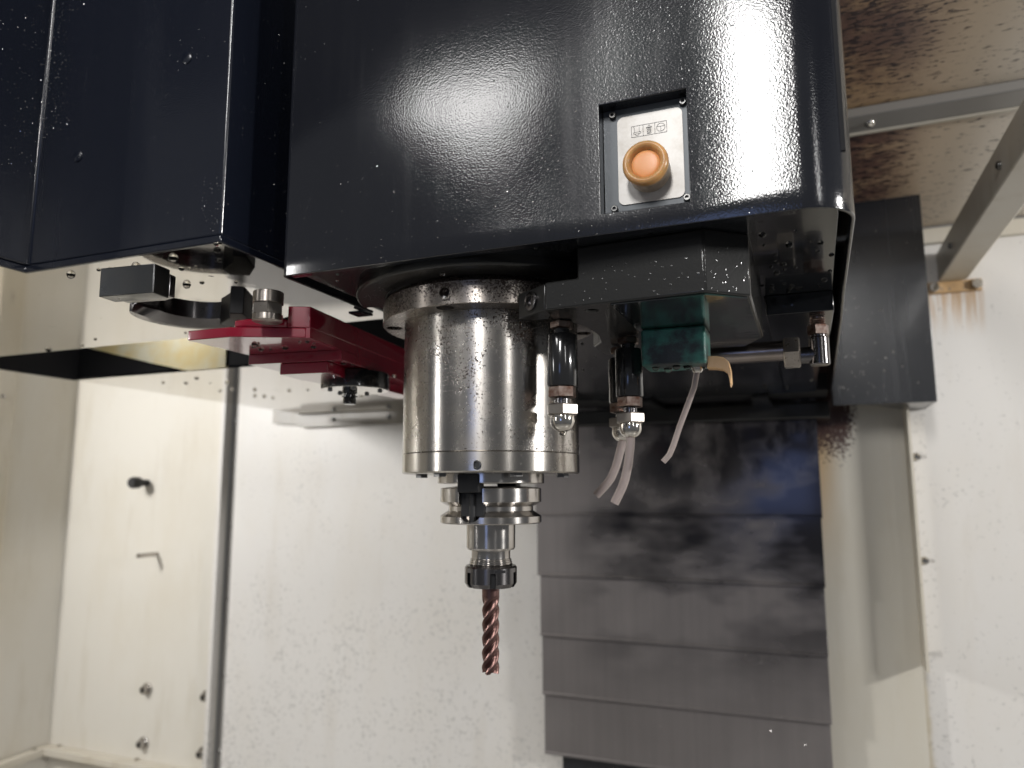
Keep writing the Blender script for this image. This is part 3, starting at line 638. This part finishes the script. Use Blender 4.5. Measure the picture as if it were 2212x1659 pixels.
PLACE[:] = [.85, Vector((27.5, -64.3, 0))]   # the swing arm hangs 20 mm clear of the plate
gr = thing('tool_gripper', 'black curved tool gripper jaw with square block under the bright plate', 'gripper', (-190, -80, 120))
b = B(); b.prism([(-227, -102), (-186.5, -97.3), (-188.5, -83), (-229, -88)], 120.8, 139.6); mesh_obj('finger_block', b, steel('scuffed_black_steel', (.16, .165, .17), .3).m, gr, bevel=.5)
b = B(); b.prism([(-188.3, -83.2), (-228, -88.2), (-229.5, -78), (-200, -74), (-189.5, -77)], 122.5, 137); mesh_obj('finger_lip', b, MT['nut_black'], gr, bevel=.8)
jc = (-246, -2)
def crescent(ro, ri, a0, a1, n=30):
    o_ = []; i_ = []
    for k in range(n + 1):
        f = k / n; a = rad(a0 + (a1 - a0) * f); e = min(1, f * 5 + .05) ** .6
        o_.append((jc[0] + ro * math.cos(a), jc[1] + ro * math.sin(a))); rq = ro - (ro - ri) * e
        i_.append((jc[0] + rq * math.cos(a), jc[1] + rq * math.sin(a)))
    return o_ + i_[::-1]
b = B(); lo = crescent(46, 37, 228, 90); mi = crescent(46, 28, 228, 90); up = crescent(43, 30, 226, 90)
b.loft([[(x, y, 131.0) for x, y in lo], [(x, y, 136.5) for x, y in mi], [(x, y, 139.0) for x, y in mi], [(x, y, 139.2) for x, y in up], [(x, y, 151) for x, y in up]]); mesh_obj('jaw', b, MT['nut_black'], gr, bevel=.4)
b = B(); b.prism([(-253, 38), (-239, 46), (-220, 30), (-206, 4), (-214, -2), (-226, 12), (-247, 24)], 131.5, 153); mesh_obj('jaw_root', b, MT['rubber'], gr, bevel=.6)

ar = thing('changer_arm', 'dark red painted tool changer arm casting behind the spindle', 'changer arm', (-190, 60, 110))
t1 = [(-240.5, -15), (-202, -14), (-190, -9), (-152, 9.4), (-170.5, 180), (-178.5, 250), (-236, 250), (-240.5, 50)]
b = B(); b.prism(t1, 110, 117.5); mesh_obj('arm_plate', b, MT['red'], ar, bevel=.7)
b = B(); b.prism([(-164, 3.2), (-149.2, 10.4), (-168.2, 180), (-176, 249), (-186, 249), (-181, 178)], 117.6, 133.5)
mesh_obj('arm_web', b, MT['red'], ar, bevel=.5)
b = B(); b.prism([(-151.9, 9.2), (-149.2, 10.4), (-168.2, 180), (-176, 249), (-178.4, 249), (-170.4, 180)], 110, 117.58); mesh_obj('arm_side', b, MT['red'], ar)
b = B(); b.prism([(-190, -8.6), (-164.5, 3.2), (-168, 40), (-205, 36), (-203, -9)], 117.6, 124); mesh_obj('arm_boss', b, MT['red'], ar, bevel=1.5)
b = B(); b.prism([(-184, 45), (-172, 45), (-186, 240), (-230, 240), (-225, 60)], 121.6, 139.8); mesh_obj('arm_hub', b, MT['casting'], ar)
b = B(); b.prism([(-238.5, 48.9), (-154.6, 58.6), (-168.2, 180), (-176, 245), (-234, 245), (-238.5, 88)], 101.7, 109.96); mesh_obj('lower_plate', b, MT['red'], ar, bevel=.25)
b = B(); b.prism([(-210.8, 54.2), (-168, 59.6), (-178, 130), (-186, 235), (-205, 235), (-214, 80)], 92.5, 101.6); mesh_obj('stop_plate', b, MT['red'], ar, bevel=.6)
b = B(); b.lathe([(29, 100.5), (29.6, 99.6), (29.6, 86.8), (29, 86.2), (3, 86.0)], (-180.5, 118, 0), n=64); mesh_obj('hub_disc', b, MT['nozzle'], ar)
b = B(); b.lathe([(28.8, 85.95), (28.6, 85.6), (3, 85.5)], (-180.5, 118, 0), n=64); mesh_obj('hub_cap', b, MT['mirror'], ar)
for a in (20, 95, 160, 230, 300):
    b = B(); b.lathe([(2.2, 85.5), (2.0, 84.0), (1, 83.6)], (-180.5 + 22 * math.cos(rad(a)), 118 + 22 * math.sin(rad(a)), 0), n=12); mesh_obj('cap_screw', b, MT['screw'], ar)
b = B(); b.lathe([(6.4, 85.4), (6.4, 82.5), (5.2, 82), (5.2, 80.6), (6.8, 80.4), (6.8, 79.2), (5.2, 79), (5.6, 78.4), (5.6, 73.5), (5.0, 73.0)], (-183, 113.7, 0), n=32); mesh_obj('spindle_stub', b, MT['nozzle'], ar)

fb = thing('hex_bushing', 'bright steel round bushing with hex waist standing beside the red arm', 'bushing', (-166, -22, 118))
b = B(); b.lathe([(9.8, 118), (10.6, 118.6), (10.6, 122.8), (9.0, 123.2)], (-167, -15, 0), n=48); mesh_obj('lower_collar', b, MT['fitting'], fb)
b = B(); b.hexp((-167, -15, 0), 11.0, 123.2, 130.4, rot=.12); mesh_obj('hex_waist', b, MT['fitting'], fb)
b = B(); b.lathe([(9.0, 130.4), (10.6, 131), (10.6, 139.2), (9.8, 139.7)], (-167, -15, 0), n=48); mesh_obj('upper_collar', b, MT['fitting'], fb)

PLACE[:] = [1.0, Vector((0, 0, 0))]

# ------------------------------------------------------------------ hanging coolant drops and chips
def drops(name, label, spots, big=(1.2, 3.0)):
    b = B()
    for x, y, z in spots:
        r = random.uniform(*big) * .5; b.blob((x, y, z), r * 1.5, r * random.uniform(1.0, 1.7), 10, 4)
    o = mesh_obj(name, b, MT['drop'], smooth=80); o['kind'] = 'stuff'; o['label'] = label; return o
sp_ = [(-258.4, -98.3, 140), (-430, 60, 140), (-470, 78, 140), (-520, 80, 140), (-330, 70, 140), (-300, 62, 140), (-250, 255, 140), (-268, 270, 140), (-360, 262, 140), (-520, 330, 140), (-600, 300, 140), (-121.5, -113.5, 138.8)]
sp_ += [(random.uniform(-240, -130), random.uniform(-105, -40), 140) for _ in range(16)] + [(random.uniform(-600, -180), random.uniform(250, 560), 140) for _ in range(30)]
drops('coolant_drops', 'clear coolant drops hanging under the mirror bright changer plate', sp_, (1.4, 4.2))
sp_ = [(-68, -73, 122.3), (2, -74, 118.4), (98, -84, 124), (120, -84, 124), (198, 52, 124), (180, 58, 124), (160, 62, 124), (150, -20, 124), (196, -20, 124), (60, -82, 124)]
sp_ += [(random.uniform(165, 204), random.uniform(-60, 64), 124) for _ in range(26)] + [(random.uniform(-60, 200), random.uniform(120, 560), 124.4) for _ in range(40)]
drops('coolant_drops', 'clear coolant drops hanging under the black spindle head', sp_, (1.0, 2.8))
PLACE[:] = [.85, Vector((27.5, -64.3, 0))]
sp_ = [(-150 - random.uniform(5, 80), random.uniform(12, 46), 110) for _ in range(9)] + [(-160, 30, 110), (-168, 40, 110)] + [(random.uniform(-166, -157), random.uniform(62, 150), 101.7) for _ in range(10)]
drops('coolant_drops', 'clear coolant drops hanging under the red changer arm', sp_, (1.4, 3.4))
PLACE[:] = [1.0, Vector((0, 0, 0))]
sp_ = [(106, -5, 69.8), (112, 2, 69.8), (118, -6, 69.8), (124, -3, 69.8), (131, 6, 69.8), (61.2, -43.5, 30.7)]
drops('coolant_drops', 'clear coolant drops hanging under the green hose block', sp_, (2.4, 3.6))

def chips(name, label, spots, mat):
    b = B()
    for p, n_, r in spots:
        n_ = Vector(n_).normalized(); u = n_.orthogonal().normalized(); v = n_.cross(u); p = Vector(p)
        a = random.uniform(0, 6.28); u, v = u * math.cos(a) + v * math.sin(a), v * math.cos(a) - u * math.sin(a)
        k = random.uniform(.3, .8); base = [p + u * r * math.cos(t) + v * r * k * math.sin(t) for t in (0, 1.2, 2.5, 3.8, 5.1)]
        top = p + n_ * r * random.uniform(.4, .9) + u * r * random.uniform(-.4, .4)
        vs = [b.bm.verts.new(q) for q in base]; tv = b.bm.verts.new(top)
        for i in range(5): b.bm.faces.new((vs[i], vs[(i + 1) % 5], tv))
    o = mesh_obj(name, b, mat, smooth=25); o['kind'] = 'stuff'; o['label'] = label; return o
U = random.uniform
MT['chip'] = M('bright_chip', (.75, .73, .70), .18, 1.0).m
front = (0, -1, 0); sp_ = []
for _ in range(150): sp_.append(((U(-92, 190), -93.05, 122 + 70 * random.random() ** 2.2), front, U(.15, .45)))
for _ in range(70): sp_.append(((U(-92, 190), -93.05, U(122, 290)), front, U(.12, .4)))
for _ in range(60): sp_.append(((random.gauss(92, 18), -93.05, random.gauss(150, 18)), front, U(.15, .5)))
sp_ = [q for q in sp_ if not (95 < q[0][0] < 143 and 130 < q[0][2] < 192) and q[0][2] > 122.5]
chips('metal_chips', 'tiny bright chips and drops stuck to the front of the black spindle head', sp_, MT['chip'])
sp_ = []
for _ in range(230): sp_.append(((-277 + abs(random.gauss(0, 14)), -114.05, U(230, 360)), front, U(.15, .5)))
for _ in range(330): sp_.append(((-276.95, -114 - abs(random.gauss(0, 60)), U(180, 330)), (1, 0, 0), U(.15, .5)))
for _ in range(40): sp_.append(((U(-270, -119), -114.05, U(145, 330)), front, U(.12, .4)))
for _ in range(120): sp_.append(((-118.95, U(-113, 60), U(142, 330)), (1, 0, 0), U(.2, .55)))
for _ in range(60): sp_.append(((-119 - abs(random.gauss(0, 9)), -114.05, U(145, 180)), front, U(.12, .4)))
chips('metal_chips', 'tiny bright chips and drops scattered over the black tool changer box', sp_, MT['chip'])
sp_ = []
for _ in range(70): sp_.append(((U(226, 290), 639.95, U(112, 260)), front, U(.5, 1.3)))
for _ in range(40): sp_.append(((U(226, 345), 639.95, U(112, 375)), front, U(.4, 1.2)))
for x, z in ((291, 170), (300, 177), (262, 318), (268, 316), (310, 158)): sp_.append(((x, 639.95, z), front, U(1.8, 2.6)))
chips('metal_chips', 'bright chips stuck to the tall black side cover', sp_, MT['chip'])
sp_ = []
for _ in range(60): sp_.append(((U(-200, 195), 717.9, U(-400, -320)), front, U(.4, .9)))
for _ in range(25): sp_.append(((U(-60, 195), 713.4, U(-316, -235)), front, U(.4, .8)))
for _ in range(20): sp_.append(((U(-150, 195), 708.9, U(-226, -140)), front, U(.3, .7)))
chips('metal_chips', 'small bright chips lying against the lower way cover plates', sp_, MT['chip'])
